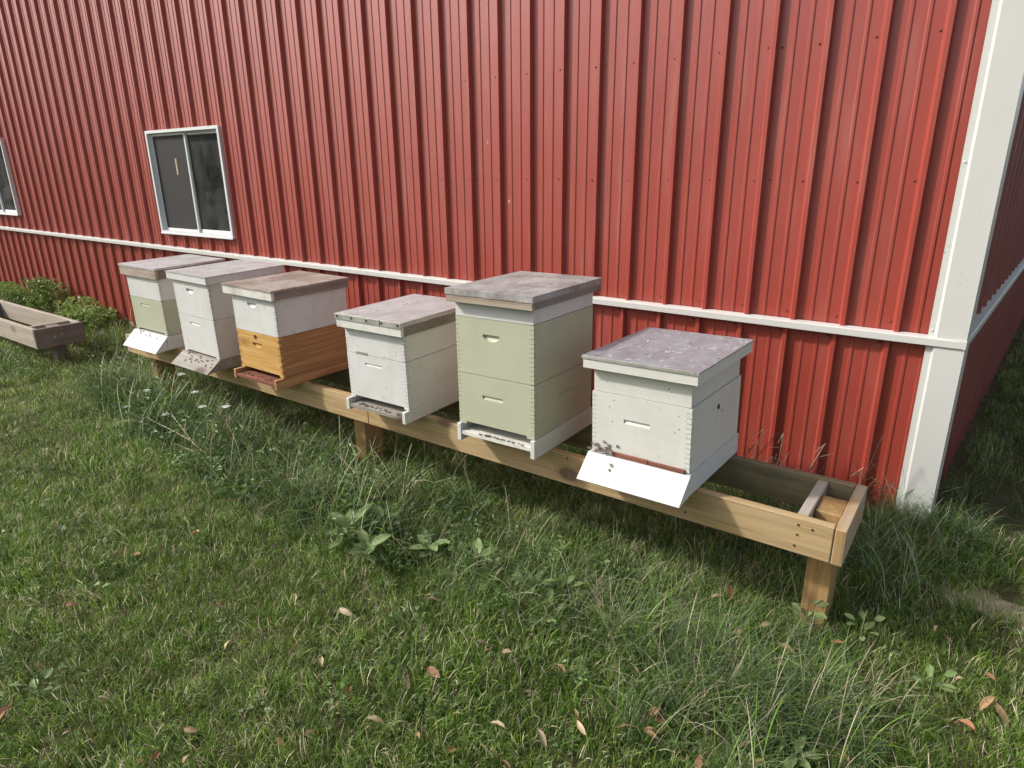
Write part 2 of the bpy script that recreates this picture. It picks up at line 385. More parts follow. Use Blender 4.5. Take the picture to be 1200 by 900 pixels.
# wainscot drip trim: sloped ledge over a short face
bm = bmesh.new()
xl, xr = LEFT, CX+.006
ring = lambda x, dz: [bm.verts.new((x, y, dz+z)) for y, z in ((.017, .003), (-.026, -.002), (-.030, -.006), (-.030, -.036), (-.022, -.040), (-.018, -.030), (.017, -.030))]
rr = [ring(xl, ztrim(xl)), ring(0, ZT), ring(xr, ZT)]
for A, B in zip(rr, rr[1:]):
    for i in range(7): bm.faces.new((A[i], B[i], B[(i+1) % 7], A[(i+1) % 7]))
bm.faces.new(rr[0]); bm.faces.new(rr[-1][::-1]); link('wainscot_trim', mesh('wainscot_trim', bm, 'trim'), barn)
bm = bmesh.new()
prism(bm, [(.017, .003), (-.026, -.002), (-.030, -.006), (-.030, -.036), (-.022, -.040), (-.018, -.030), (.017, -.030)], -.028, slen, 'x')
link('wainscot_trim', mesh('end_trim', bm, 'trim'), barn, (CX-.022, 0, ZT), endroot_rot)
# base board and roof, far walls, slab: a closed barn
link('foundation', boxmesh('foundation', LEFT, CX-.05, .024, .16, -.2, .05, 'concrete', 0), barn)
Pe = Vector((CX-.03, .03, 0))+SD*slen
bm = bmesh.new(); prism(bm, [(LEFT+.05, .03), (CX-.05, .03), (Pe.x-.05, Pe.y), (LEFT+.05, Pe.y)], .02, .06, 'z'); link('floor_slab', mesh('slab', bm, 'interior'), barn)
bm = bmesh.new(); prism(bm, [(LEFT+.02, Pe.y), (Pe.x, Pe.y), (Pe.x, Pe.y+.05), (LEFT+.02, Pe.y+.05)], 0, EAVE, 'z'); link('rear_wall', mesh('rear', bm, 'interior'), barn)
bm = bmesh.new(); prism(bm, [(LEFT-.03, .03), (LEFT, .03), (LEFT, Pe.y), (LEFT-.03, Pe.y)], 0, EAVE, 'z'); link('far_wall', mesh('far', bm, 'shaded_red'), barn)
bm = bmesh.new(); ym = Pe.y/2
prism(bm, [(-.3, EAVE-.02), (ym, EAVE+1.9), (Pe.y+.3, EAVE-.02), (Pe.y+.3, EAVE+.04), (ym, EAVE+1.97), (-.3, EAVE+.04)], LEFT-.3, Pe.x+.3, 'x'); link('roof', mesh('roof', bm, 'roof'), barn)
bm = bmesh.new(); bx(bm, LEFT-.3, Pe.x+.3, -.33, -.3, EAVE-.16, EAVE+.03); link('fascia', mesh('fascia', bm, 'trim'), barn)
# screws
bm = bmesh.new()
rows = [ZT+.042, 1.62+.0, 2.21, 2.80, 3.40]
def dome(x, y, z, r=.0062):
    c = bm.verts.new((x, y-.006, z)); ring_ = [bm.verts.new((x+r*math.cos(t), y, z+r*math.sin(t))) for t in [k*math.pi/3 for k in range(6)]]
    for i in range(6): bm.faces.new((c, ring_[i], ring_[(i+1) % 6]))
for i in range(-0, 75):
    xr_ = -i*RS-.0075
    for row, zr in enumerate(rows):
        xs = [xr_-.034]
        if (i-3) % 4 == 0: xs.append(xr_+.034)
        for x in xs:
            z = zr+SLOPE*(-x)+rnd.uniform(-.004, .004)
            if any(w0-.03 < x < w1+.03 and z0-.03 < z < z1+.03 for w0, w1, z0, z1 in WIN): continue
            dome(x+rnd.uniform(-.004, .004), PAN, z)
    dome(xr_-.034+LSH, PAN, ztrim(xr_)-.062)
link('screw_heads', mesh('screws', bm, 'screw'), barn, kind='stuff')
bm = bmesh.new()
for z in (ZT+.03, ZT-.06, 1.70, 2.3): dome(.131, -.004, z)
link('trim_screws', mesh('tscrews', bm, 'frame'), barn, kind='stuff')
# windows
def window(w0, w1, z0, z1, stub):
    bm = bmesh.new(); t = .026
    def fr_(x0, x1, a, b, y0, y1, t):
        bx(bm, x0, x0+t, y0, y1, a, b); bx(bm, x1-t, x1, y0, y1, a, b); bx(bm, x0+t, x1-t, y0, y1, b-t, b); bx(bm, x0+t, x1-t, y0, y1, a, a+t)
    fr_(w0, w1, z0, z1, -.020, .075, t)
    wd = link('window', mesh('window', bm, 'frame'), barn)
    xm = (w0+w1)/2-.005
    def sash(x0, x1, y0, y1, t):
        b2 = bmesh.new()
        for q in ((x0, x0+t, z0+t0, z1-t0), (x1-t, x1, z0+t0, z1-t0), (x0+t, x1-t, z1-t0-t, z1-t0), (x0+t, x1-t, z0+t0, z0+t0+t)):
            bx(b2, q[0], q[1], y0, y1, q[2], q[3], 0, .002)
        return link('sash', mesh('sash', b2, 'frame'), wd)
    t0 = t+.001
    sash(w0+t0, xm+.018, .018, .034, .024); sash(xm-.018, w1-t0, .038, .056, .030)
    link('pane', boxmesh('pane', w0+t0+.02, xm+.0, .044, .048, z0+t0+.02, z1-t0-.02, 'glass', 0), wd)
    link('pane', boxmesh('pane', xm+.006, w1-t0-.02, .036+.009, .036+.013, z0+t0+.02, z1-t0-.02, 'glass', 0), wd)
    link('insect_screen', boxmesh('screen', w0+t0+.02, xm-.004, .024, .0255, z0+t0+.02, z1-t0-.02, 'screen', 0), wd)
    b2 = bmesh.new(); bx(b2, w0-.003, w1+.003, -.027, -.0205, z0-.006, z0+.010, 0, .002); link('sill', mesh('sill', b2, 'frame'), wd)
    if stub:
        p = pix(207, 195, 1, .022)
        link('paper_strip', boxmesh('strip', p.x-.012, p.x+.012, .0215, .0232, p.z-.075, p.z+.07, 'straw', 0), wd)
for i, q in enumerate(WIN): window(*q, i == 0)

# ------------------------------------------------------------------ hive stands
ST = .505; BH = .140; BT = .038
def board(name, parent, x0, x1, y0, y1, z0, z1, mat, along='x'):
    if along == 'x': return link(name, boxmesh(name, -(x1-x0)/2, (x1-x0)/2, -(y1-y0)/2, (y1-y0)/2, -(z1-z0)/2, (z1-z0)/2, mat, .003), parent, ((x0+x1)/2, (y0+y1)/2, (z0+z1)/2))
    return link(name, boxmesh(name, -(y1-y0)/2, (y1-y0)/2, -(x1-x0)/2, (x1-x0)/2, -(z1-z0)/2, (z1-z0)/2, mat, .003), parent, ((x0+x1)/2, (y0+y1)/2, (z0+z1)/2), (0, 0, R(90)))
XR = .055; XL = -5.07; YF = -1.178; YB = -.764
stand = empty('hive_stand', (0, 0, 0), label='long low stand of new yellow pine boards carrying six beehives', cat='stand')
xj = -2.33
fb = board('front_board', stand, xj+.001, XR-BT-.002, YF, YF+BT, ST-BH, ST, 'pine')
fb2 = board('front_board', stand, XL+BT+.001, xj-.001, YF, YF+BT, ST-BH, ST-.001, 'pine')
board('rear_board', stand, xj+.001, XR-BT-.002, YB-BT, YB, ST-BH, ST, 'pine_mould')
board('rear_board', stand, XL+BT+.001, xj-.001, YB-BT, YB, ST-BH, ST-.001, 'pine_mould')
eb = board('end_board', stand, XR-BT, XR, YF+.002, YB+.002, ST-BH-.003, ST-.002, 'pine_end', 'y')
eb.data.materials.append(M['post'])   # darker end grain
for f in eb.data.polygons:
    if f.normal.x < -.9: f.material_index = 1
board('end_board', stand, XL, XL+BT, YF, YB, ST-BH, ST-.002, 'pine_grey', 'y')
for xc in (-.098, -2.28, -3.4, -4.83):
    board('cross_board', stand, xc-BT/2, xc+BT/2, YF+BT+.001, YB-BT-.001, ST-BH+.004, ST-.004, 'pine_grey', 'y')
for x0 in (-.077, -2.575, -4.955):
    yf = YF+BT+.10 if x0 > -1 else YF+BT+.06
    o = link('post', boxmesh('post', -.046, .046, -.07, .07, 0, ST+.25-.018, 'post', .004), stand, (x0+.046, yf+.07, -.25))
for px, py in ((935.5, 615), (934, 626.5), (930.5, 639), (952, 621), (803, 600), (672, 570), (665, 537)):
    p = pix(px, py, 1, YF)
    bm = bmesh.new(); bmesh.ops.create_cone(bm, segments=8, radius1=.0048, radius2=.004, depth=.004, cap_ends=True); me = mesh('screw_head', bm, 'nail')
    o = link('screw_head', me, fb, fb.matrix_world.inverted() @ Vector((0, 0, 0)), (R(90), 0, 0)); o.location = (p.x-fb.location.x, -BT/2-.0005, p.z-fb.location.z)
# weathered stand further along the wall
stand2 = empty('hive_stand', (0, 0, 0), label='empty weathered grey plank stand frame in grass near the far window', cat='stand')
x2, y2f, y2b = -6.66, -1.275, -.868; ST2 = .345; BH2 = .184
board('front_board', stand2, x2-4.0, x2-BT-.001, y2f, y2f+BT, ST2-BH2, ST2, 'oldwood')
board('rear_board', stand2, x2-4.0, x2-BT-.001, y2b-BT, y2b, ST2-BH2, ST2, 'oldwood')
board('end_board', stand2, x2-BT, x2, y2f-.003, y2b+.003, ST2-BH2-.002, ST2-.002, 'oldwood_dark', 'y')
board('end_board', stand2, x2-4.04, x2-4.002, y2f, y2b, ST2-BH2, ST2-.002, 'oldwood', 'y')
board('cross_board', stand2, x2-.24, x2-.20, y2f+BT+.001, y2b-BT-.001, ST2-BH2+.004, ST2-.004, 'oldwood', 'y')
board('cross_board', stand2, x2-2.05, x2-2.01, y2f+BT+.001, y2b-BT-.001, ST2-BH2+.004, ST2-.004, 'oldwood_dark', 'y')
for xx in (x2-.185, x2-3.9):
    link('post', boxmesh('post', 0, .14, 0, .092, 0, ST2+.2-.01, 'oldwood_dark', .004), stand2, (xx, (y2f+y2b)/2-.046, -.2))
for yy in (-1.12, -1.06):
    bm = bmesh.new(); bmesh.ops.create_cone(bm, segments=8, radius1=.011, radius2=.009, depth=.006, cap_ends=True)
    link('bolt_head', mesh('bolt_head', bm, 'lid_lip'), stand2, (x2+.002, yy, ST2-.09+.25*(yy+1.09)), (0, R(90), 0))

# ------------------------------------------------------------------ beehives
FT = .019
def fingers(h, half, parity, a):
    """tooth intervals along z"""
    n_ = max(5, int(round(h/.0195))) | 1
    st = h/n_
    return [(i*st, (i+1)*st) for i in range(n_) if i % 2 == parity]
def slot_cut(cx, cz, wd, hh, depth, arch=False):
    """hand hold: sloped pocket, or half-moon"""
    bm = bmesh.new()
    if arch:
        pts = [(cx-wd/2, cz+hh*.5)]+[(cx-wd/2*math.cos(t), cz+hh*.3-hh*.8*math.sin(t)) for t in [math.pi*k/10 for k in range(11)]]+[(cx+wd/2, cz+hh*.5)]
    else:
        pts = [(cx-wd/2, cz-hh/2), (cx+wd/2, cz-hh/2), (cx+wd/2, cz+hh/2), (cx-wd/2, cz+hh/2)]
    A = [bm.verts.new((p[0], -.01, p[1]-.004)) for p in pts]; n_ = len(pts); zt_ = max(p[1] for p in pts)
    B = [bm.verts.new((cx+(p[0]-cx)*.92, depth if p[1] > cz else depth*.35, p[1] if p[1] > cz else p[1]+.003)) for p in pts]
    bm.faces.new(A); bm.faces.new(B[::-1])
    for i in range(n_): bm.faces.new((A[i], B[i], B[(i+1) % n_], A[(i+1) % n_]))
    bmesh.ops.triangulate(bm, faces=bm.faces)
    return bm
def hive_box(parent, name, W, D, z0, z1, mat, hold=None, sidehold=False, front_mat=None, entrance=None, finger=True, lean=(0, 0)):
    h = z1-z0-.0016; G = .0011
    # body: back, two sides with fingers at the front edge, filled core
    bm = bmesh.new()
    for s in (-1, 1):
        a, b = (W/2-FT, W/2) if s > 0 else (-W/2, -W/2+FT)
        pts = [(FT, 0), (D, 0), (D, h), (FT, h)]
        if finger:
            t = fingers(h, 0, 1, 0)
            for q0, q1 in t[::-1]: pts += [(FT, q1-G), (.0004, q1-G), (.0004, q0+G), (FT, q0+G)]
        prism(bm, pts, a, b, 'x')
    bx(bm, -W/2+FT, W/2-FT, D-FT, D-.0006, 0, h); bx(bm, -W/2+FT+.0005, W/2-FT-.0005, FT+.001, D-FT-.001, .003, h-.003)
    me = mesh(name, bm, mat)
    if sidehold:
        c = slot_cut(0, h*.62, .125, .020, .012)
        bmesh.ops.transform(c, matrix=Matrix.Translation((W/2, D/2, 0)) @ Matrix.Rotation(R(90), 4, 'Z'), verts=c.verts)
        me = carve(me, [c])
    o = link(name, me, parent, (lean[0], lean[1], z0))
    bm = bmesh.new()
    pts = [(-W/2+FT, 0), (W/2-FT, 0)]
    if finger:
        t = fingers(h, 0, 0, 0)
        for q0, q1 in t: pts += [(W/2-FT, q0+G), (W/2-.0004, q0+G), (W/2-.0004, q1-G), (W/2-FT, q1-G)]
        pts += [(W/2-FT, h), (-W/2+FT, h)]
        for q0, q1 in t[::-1]: pts += [(-W/2+FT, q1-G), (-W/2+.0004, q1-G), (-W/2+.0004, q0+G), (-W/2+FT, q0+G)]
    else: pts = [(-W/2, 0), (W/2, 0), (W/2, h), (-W/2, h)]
    cl = []
    for p in pts:
        if not cl or (abs(p[0]-cl[-1][0])+abs(p[1]-cl[-1][1])) > 1e-6: cl.append(p)
    prism(bm, cl, 0, FT-.0003 if finger else FT-.001, 'y'); me = mesh('front_board', bm, front_mat or mat)
    cuts = []
    if hold == 'slot': cuts.append(slot_cut(-.012, h*.60, .118, .021, .013))
    if hold == 'high': cuts.append(slot_cut(-.02, h*.80, .125, .016, .012))
    if hold == 'moon': cuts.append(slot_cut(-.012, h*.68, .092, .034, .013, True))
    if entrance:
        c = bmesh.new(); bx(c, entrance[0], entrance[1], -.01, .05, -.02, entrance[2]); cuts.append(c)
    if cuts: me = carve(me, cuts)
    link('front_board', me, o)
    return o
def wedge_floor(parent, W, D, h, tip, mat, slope_mat=None):
    bm = bmesh.new()
    prism(bm, [(D, 0), (D, h-.001), (-.012, h-.001), (-.012, h-.020), (-.02, 0)], -W/2-.003, W/2+.003, 'x')
    o = link('bottom_board', mesh('bottom_board', bm, mat), parent)
    bm = bmesh.new()
    # sloped landing board with triangular side cheeks
    a = Vector((-.0125, h-.002)); b = Vector((-tip, -.004)); nrm = Vector((b.y-a.y, -(b.x-a.x))).normalized()*.014
    if nrm.y > 0: nrm = -nrm
    prism(bm, [tuple(a), tuple(b), (b.x+.006, b.y-.006), (a.x, a.y-.022)], -W/2-.006, W/2+.006, 'x')
    link('landing_board', mesh('landing', bm, slope_mat or mat), o)
    for s in (-1, 1):
        bm = bmesh.new(); xx = s*(W/2-.004)
        prism(bm, [(-.021, h-.024), (-.021, .0), (b.x+.008, b.y-.002)], xx-.009, xx+.009, 'x')
        link('cheek', mesh('cheek', bm, mat), o)
    return o
def rail_floor(parent, W, D, h, ext, mat, floor_mat, floorz=.032):
    bm = bmesh.new(); bx(bm, -W/2+.019, W/2-.019, -ext+.004, D-.02, floorz-.019, floorz, 0, .001)
    o = link('bottom_board', mesh('bottom_board', bm, floor_mat), parent)
    for s in (-1, 1):
        x = s*(W/2-.0075)
        link('side_rail', boxmesh('side_rail', x-.011, x+.011, -ext, D, 0, h-.001, mat, .0015), o)
    link('rear_rail', boxmesh('rear_rail', -W/2+.02, W/2-.02, D-.019, D-.001, .001, h-.002, mat, 0), o)
    return o
def lid(parent, W, D, cy, z0, z1, metal, front_mat, side_mat, lip=None, cx=0, tilt=0, liph=.016):
    """telescoping cover: wooden rim, sheet metal on top folded over the edge"""
    t = .019; bm = bmesh.new()
    for s in (-1, 1):
        a, b = (W/2-t, W/2) if s > 0 else (-W/2, -W/2+t)
        bx(bm, a, b, -D/2+t+.0005, D/2, z0-z1, -.003, 0, .0015)
    bx(bm, -W/2+t, W/2-t, D/2-t, D/2-.001, z0-z1, -.003, 0); bx(bm, -W/2+t+.001, W/2-t-.001, -D/2+t+.001, D/2-t-.001, -.022, -.004)
    o = link('lid', mesh('lid', bm, side_mat), parent, (cx, cy, z1), (0, tilt, 0))
    link('front_rim', boxmesh('front_rim', -W/2, W/2, -D/2, -D/2+t, z0-z1, -.003, front_mat, .0015), o)
    bm = bmesh.new(); g = .0028; e_ = liph
    nx, ny = 14, 16; zt_ = lambda u, v: .0008*math.sin(9*u+2*v)+.0010*math.sin(5*v-3*u+W*40)
    gr = [[bm.verts.new((-W/2-g+(W+2*g)*i/nx, -D/2-g+(D+2*g)*j/ny, zt_(i/nx*3, j/ny*3) if 0 < i < nx and 0 < j < ny else -.0008)) for i in range(nx+1)] for j in range(ny+1)]
    for A, B in zip(gr, gr[1:]):
        for i in range(nx): bm.faces.new((A[i], A[i+1], B[i+1], B[i]))
    per = gr[0]+[r_[-1] for r_ in gr[1:]]+gr[-1][::-1][1:]+[r_[0] for r_ in gr[::-1]][1:-1]
    low = [bm.verts.new((v.co.x*1.0006, v.co.y*1.0006, -e_+.0018*math.sin(i*1.9)*math.sin(i*.7))) for i, v in enumerate(per)]
    for i in range(len(per)): bm.faces.new((per[i], low[i], low[(i+1) % len(per)], per[(i+1) % len(per)]))
    link('metal_cover', mesh('metal_cover', bm, metal), o)
    if lip:
        link('metal_lip', boxmesh('metal_lip', -W/2-g-.001, W/2+g+.001, -D/2-g-.0022, -D/2-g-.0008, -liph-.006, -.0006, lip, .0004), o)
    return o
def hive(label, x, y, yaw=0, pit=0, rol=0):
    return empty('beehive', (x, y, ST), (R(pit), R(rol), R(yaw)), label=label, cat='beehive')

D = .505; W = .414
# white hive, open end of the stand
h6 = hive('cream white single-deep beehive with grey tin lid and red-brown entrance strip', -.696, -1.236, -1.9, .2, -1.4)
wedge_floor(h6, .430, D, .086, .105, 'hbright')
hive_box(h6, 'deep_box', .421, D, .087, .347, 'hcream', 'slot', True)
hive_box(h6, 'feeder_rim', .408, D-.01, .3475, .462, 'hcream', finger=False, lean=(0, .004))
lid(h6, .473, .564, D/2-.008, .447, .499, 'lid_grey', 'hcream', 'hcream', 'lid_lip', .005, liph=.007)
st = link('entrance_strip', boxmesh('strip', -.115, .045, -.011, -.0005, .086, .105, 'redwood', .002), h6)
st = link('entrance_strip', boxmesh('strip', .046, .196, -.010, -.0005, .085, .103, 'redwood', .002), h6)
bm = bmesh.new(); bmesh.ops.create_cone(bm, segments=14, radius1=.011, radius2=.011, depth=.003, cap_ends=True)
link('bore_hole', mesh('bore', bm, 'dark'), h6, (.2106, .262, .278), (0, R(90), 0))
# tall green hive
h5 = hive('tallest pale green two-deep beehive with white top rim and grey weathered lid', -1.357, -1.296, .9, -.2, -.5)
rail_floor(h5, .418, D, .084, .012, 'hcream', 'rimpaint', .05)
hive_box(h5, 'deep_box', .409, .5, .085, .329, 'hgreen', 'slot', True, entrance=(-.165, .165, .012))
hive_box(h5, 'deep_box', .409, .5, .3297, .585, 'hgreen', 'moon')
hive_box(h5, 'top_rim', .405, .5, .5855, .668, 'hwhite', finger=False)
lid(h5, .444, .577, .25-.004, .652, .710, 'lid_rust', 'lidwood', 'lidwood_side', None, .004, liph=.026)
# white hive with nailed tin lid
h4 = hive('white two-box beehive with pinkish tin lid, nails along its folded edge', -2.107, -1.288, .6, .8, -.2)
rail_floor(h4, .418, D, .062, .035, 'hcream', 'greywood', .034)
hive_box(h4, 'deep_box', W, D, .0625, .308, 'hwhite', 'high', entrance=(-.175, .175, .012))
hive_box(h4, 'medium_box', .410, D, .3087, .470, 'hwhite')
bm = bmesh.new(); bx(bm, -.135, -.055, -.0015, .004, -.009, .004); link('slot_plate', mesh('plate', bm, 'greywood'), h4, (0, 0, .313))
l4 = lid(h4, .452, .568, D/2-.003, .442, .512, 'lid_mauve', 'rimpaint', 'oldwood_dark', 'lid_lip', .003, liph=.022)
for i in range(5):
    bm = bmesh.new(); bmesh.ops.create_uvsphere(bm, u_segments=6, v_segments=4, radius=.006)
    link('nail_head', mesh('nail', bm, 'nail'), l4, (-.21+i*.105, -.289, -.013), (0, 0, 0))
# hive with honey-coloured lower box
h3 = hive('beehive with honey-coloured wooden lower box under a white box', -3.093, -1.298, -.4, .5, .4)
rail_floor(h3, .418, D, .058, .055, 'cedar', 'redwood', .034)
hive_box(h3, 'deep_box', W, D, .0585, .299, 'cedar', 'moon', front_mat='honey', entrance=(-.175, .175, .012))
hive_box(h3, 'deep_box', .412, D, .2997, .536, 'hwhite', 'moon')
bm = bmesh.new(); bmesh.ops.create_cone(bm, segments=14, radius1=.012, radius2=.012, depth=.003, cap_ends=True)
link('bore_hole', mesh('bore', bm, 'nail'), h3, (-.02, -.0012, .272), (R(90), 0, 0))
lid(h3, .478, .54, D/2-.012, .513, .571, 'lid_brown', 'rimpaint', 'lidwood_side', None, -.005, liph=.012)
# all-white hive with grey sloping landing board
h2 = hive('all white two-box beehive with bleached grey sloping landing board', -3.746, -1.295, -.5, 1.2, .6)
wedge_floor(h2, .424, D, .064, .105, 'greywood')
hive_box(h2, 'deep_box', W, D, .0645, .319, 'hwhite', 'high', entrance=(-.17, .17, .012))
hive_box(h2, 'deep_box', W, D, .3197, .556, 'hwhite', 'moon')
lid(h2, .467, .55, D/2, .544, .593, 'lid_mauve', 'hwhite', 'hwhite', None, .003, liph=.006)
# white over green hive at the far end
h1 = hive('pale green beehive with white upper box and bright white landing board', -4.524, -1.224, 1.9, .9, .8)
wedge_floor(h1, .424, D, .096, .115, 'hbright')
hive_box(h1, 'deep_box', .412, D, .098, .345, 'hgreen', 'high', entrance=(-.17, .17, .013))
hive_box(h1, 'medium_box', .412, D, .3457, .512, 'hwhite', finger=True)
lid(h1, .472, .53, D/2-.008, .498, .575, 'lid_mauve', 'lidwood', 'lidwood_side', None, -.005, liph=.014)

# ------------------------------------------------------------------ bees
bm = bmesh.new()
prof = [(-.0070, .0004), (-.0058, .0016), (-.0035, .0024), (-.0012, .0021), (-.0004, .0010), (.0008, .0020), (.0024, .0022), (.0038, .0011), (.0044, .0016), (.0056, .0014), (.0062, .0004)]
rings = [[bm.verts.new((x, r*math.cos(t), .0026+r*.9*math.sin(t))) for t in [k*math.pi/4 for k in range(8)]] for x, r in prof]
for i, (A, B) in enumerate(zip(rings, rings[1:])):
    for k in range(8): bm.faces.new((A[k], A[(k+1) % 8], B[(k+1) % 8], B[k])).material_index = 1 if i in (1, 3, 5) else 0
for s in (-1, 1):
    q = [(.0018, s*.001, .0050), (-.0030, s*.0042, .0052), (-.0076, s*.0040, .0048), (-.0064, s*.0012, .0049)]
    bm.faces.new([bm.verts.new(p) for p in q]).material_index = 2
    for lx in (-.001, .001, .003):
        tube(bm, [(lx, s*.0012, .002), (lx+.001, s*.0035, .003), (lx, s*.0050, 0)], .0003, .0002, 3)
beeme = mesh('honeybee', bm, ['bee', 'beeband', 'wing'], True)
bpy.context.view_layer.update()
def bees(hv, n_, fn, label, group):
    for i in range(n_):
        p, nrm = fn(i); n_w = (hv.matrix_world.to_3x3() @ Vector(nrm)).normalized()
        q = n_w.to_track_quat('Z', 'Y') @ Euler((0, 0, rnd.uniform(0, 6.28))).to_quaternion()
        o = link('honeybee', beeme, None, hv.matrix_world @ Vector(p), q.to_euler(), label=label, cat='bee', group=group); o.scale = [rnd.uniform(.9, 1.15)]*3
ru = rnd.uniform; gs = rnd.gauss
def wedge_fn(h, tip, x0, x1, d0=.0, d1=1.):
    def f(i):
        t = ru(d0, d1); return ((ru(x0, x1), -.0135-(tip-.0135)*t, h-.0018-(h+.002)*t), (0, -(h+.002), tip-.012))
    return f
bees(h6, 38, lambda i: ((-.155+gs(0, .03), -.0135, .092+abs(gs(0, .012))), (0, -1, .2)) if i % 3 else ((-.155+gs(0, .028), -.0008, .100+abs(gs(0, .022))), (0, -1, 0)), 'dark honeybee clustered at the red-brown entrance strip of the cream hive', 'bees at the cream hive entrance')
bees(h6, 3, wedge_fn(.086, .105, -.12, .0, .1, .5), 'dark honeybee on the white sloping board below the red-brown strip', 'bees on the cream hive board')
bees(h5, 22, lambda i: ((ru(-.10, .15), -.005+ru(-.004, .002), .0505), (0, 0, 1)), 'dark honeybee on the floor lip of the tall green hive', 'bees at the tall green hive')
bees(h4, 34, lambda i: ((ru(-.14, .185), ru(-.026, -.002), .0345), (0, 0, 1)), 'dark honeybee on the grey floor lip below the white tin-lidded hive', 'bees at the tin-lidded hive')
bees(h3, 22, lambda i: ((ru(-.19, .12), ru(-.048, -.003), .0345), (0, 0, 1)), 'dark honeybee on the reddish floor lip of the honey-coloured hive', 'bees at the honey-coloured hive')
bees(h2, 24, wedge_fn(.064, .105, -.15, .2, .0, .55), 'dark honeybee on the grey sloping landing board', 'bees on the grey landing board')
bees(h1, 12, wedge_fn(.096, .115, -.15, .18, .0, .25), 'dark honeybee on the landing board of the white over green hive', 'bees at the far hive')

# ------------------------------------------------------------------ grass
def blade_clump(name, n_, rad, hmin, hmax, wmin, wmax, bend, cols, seg=3, seed=0, lean=0):
    r = random.Random(seed); vs, fs, cs = [], [], []
    for _ in range(n_):
        a = r.uniform(0, 6.283); d = rad*math.sqrt(r.random()); bxx, byy = d*math.cos(a), d*math.sin(a)
        h = r.uniform(hmin, hmax); wd = r.uniform(wmin, wmax)*.5; az = r.uniform(0, 6.283); bd = r.uniform(*bend)
        tw = az+math.pi/2+r.uniform(-.5, .5); ang = r.uniform(.02, .35)+lean
        c = r.choices([k for k, _ in cols], [p for _, p in cols])[0]; v = r.uniform(.75, 1.25); c = tuple(q*v for q in c)
        x, y, z = bxx, byy, -.006; base_i = len(vs); st = h/seg
        for s in range(seg+1):
            f = s/seg; ww = wd*(1-.55*f) if s < seg else 0
            if s < seg:
                vs.append((x-ww*math.cos(tw), y-ww*math.sin(tw), z)); vs.append((x+ww*math.cos(tw), y+ww*math.sin(tw), z)); cs += [c, c]
            else: vs.append((x, y, z)); cs.append(tuple(q*1.1 for q in c))
            th = ang+bd*(f**1.2)
            x += st*math.sin(th)*math.cos(az); y += st*math.sin(th)*math.sin(az); z = max(.002, z+st*math.cos(th))
        for s in range(seg-1):
            i = base_i+2*s; fs.append((i, i+1, i+3, i+2))
        i = base_i+2*(seg-1); fs.append((i, i+1, i+2))
    me = bpy.data.meshes.new(name); me.from_pydata(vs, [], fs); me.materials.append(M['blade'])
    at = me.attributes.new('tint', 'FLOAT_COLOR', 'POINT'); at.data.foreach_set('color', [q for c in cs for q in (*c, 1)])
    me.polygons.foreach_set('use_smooth', [True]*len(me.polygons))
    return me
def clover_clump(name, n_, rad, seed, col=(.06, .13, .03)):
    r = random.Random(seed); vs, fs, cs = [], [], []
    for _ in range(n_):
        a = r.uniform(0, 6.283); d = rad*math.sqrt(r.random()); x, y, z = d*math.cos(a), d*math.sin(a), r.uniform(.012, .05)
        s = r.uniform(.004, .008); v = r.uniform(.7, 1.4); tx, ty = r.uniform(-.4, .4), r.uniform(-.4, .4)
        for k in range(3):
            b = a+k*2.094; i = len(vs)
            for (u, w_) in ((0, 0), (.6, .55), (1.15, .3), (1.15, -.3), (.6, -.55)):
                px, py = s*(u*math.cos(b)-w_*math.sin(b)), s*(u*math.sin(b)+w_*math.cos(b)); vs.append((x+px, y+py, z+tx*px+ty*py)); cs.append(tuple(q*v for q in col))
            fs.append(tuple(range(i, i+5)))
    me = bpy.data.meshes.new(name); me.from_pydata(vs, [], fs); me.materials.append(M['blade'])
    at = me.attributes.new('tint', 'FLOAT_COLOR', 'POINT'); at.data.foreach_set('color', [q for c in cs for q in (*c, 1)])
    return me
def herb_clump(name, n_, seed):
    r = random.Random(seed); vs, fs, cs = [], [], []
    for _ in range(n_):
        x, y = r.uniform(-.07, .07), r.uniform(-.07, .07); az = r.uniform(0, 6.283); th = r.uniform(.1, .7); h = r.uniform(.10, .28); p = Vector((x, y, 0)); d = Vector((math.sin(th)*math.cos(az), math.sin(th)*math.sin(az), math.cos(th)))
        c = r.choice([(.13, .22, .06), (.18, .27, .10), (.09, .16, .045)]); sd_ = d.orthogonal().normalized()*.0012; i = len(vs); t = p+d*h
        vs += [p-sd_, p+sd_, t]; cs += [c]*3; fs.append((i, i+1, i+2))
        for k in range(r.randint(7, 14)):
            q = p+d*h*r.uniform(.2, 1.); a = r.uniform(0, 6.283); L_ = r.uniform(.018, .045); wd = L_*r.uniform(.18, .32); e = Vector((math.cos(a), math.sin(a), r.uniform(-.3, .7))).normalized(); w_ = e.cross(Vector((0, 0, 1))).normalized()*wd
            v = r.uniform(.75, 1.3); cc = tuple(b*v for b in c); i = len(vs)
            vs += [q, q+e*L_*.5+w_+Vector((0, 0, .004)), q+e*L_-Vector((0, 0, .004)), q+e*L_*.5-w_+Vector((0, 0, .004))]; cs += [cc]*4; fs += [(i, i+1, i+2), (i, i+2, i+3)]
    me = bpy.data.meshes.new(name); me.from_pydata([tuple(v) for v in vs], [], fs); me.materials.append(M['blade'])
    at = me.attributes.new('tint', 'FLOAT_COLOR', 'POINT'); at.data.foreach_set('color', [q for c in cs for q in (*c, 1)])
    return me
GR, YG, BG, STRAW, DK = (.145, .255, .038), (.27, .36, .075), (.135, .205, .085), (.60, .54, .36), (.060, .110, .030)
def group(name, meshes):
    col = bpy.data.collections.new(name)
    for i, me in enumerate(meshes): col.objects.link(bpy.data.objects.new('%s_%02d' % (name, i), me))
    return col
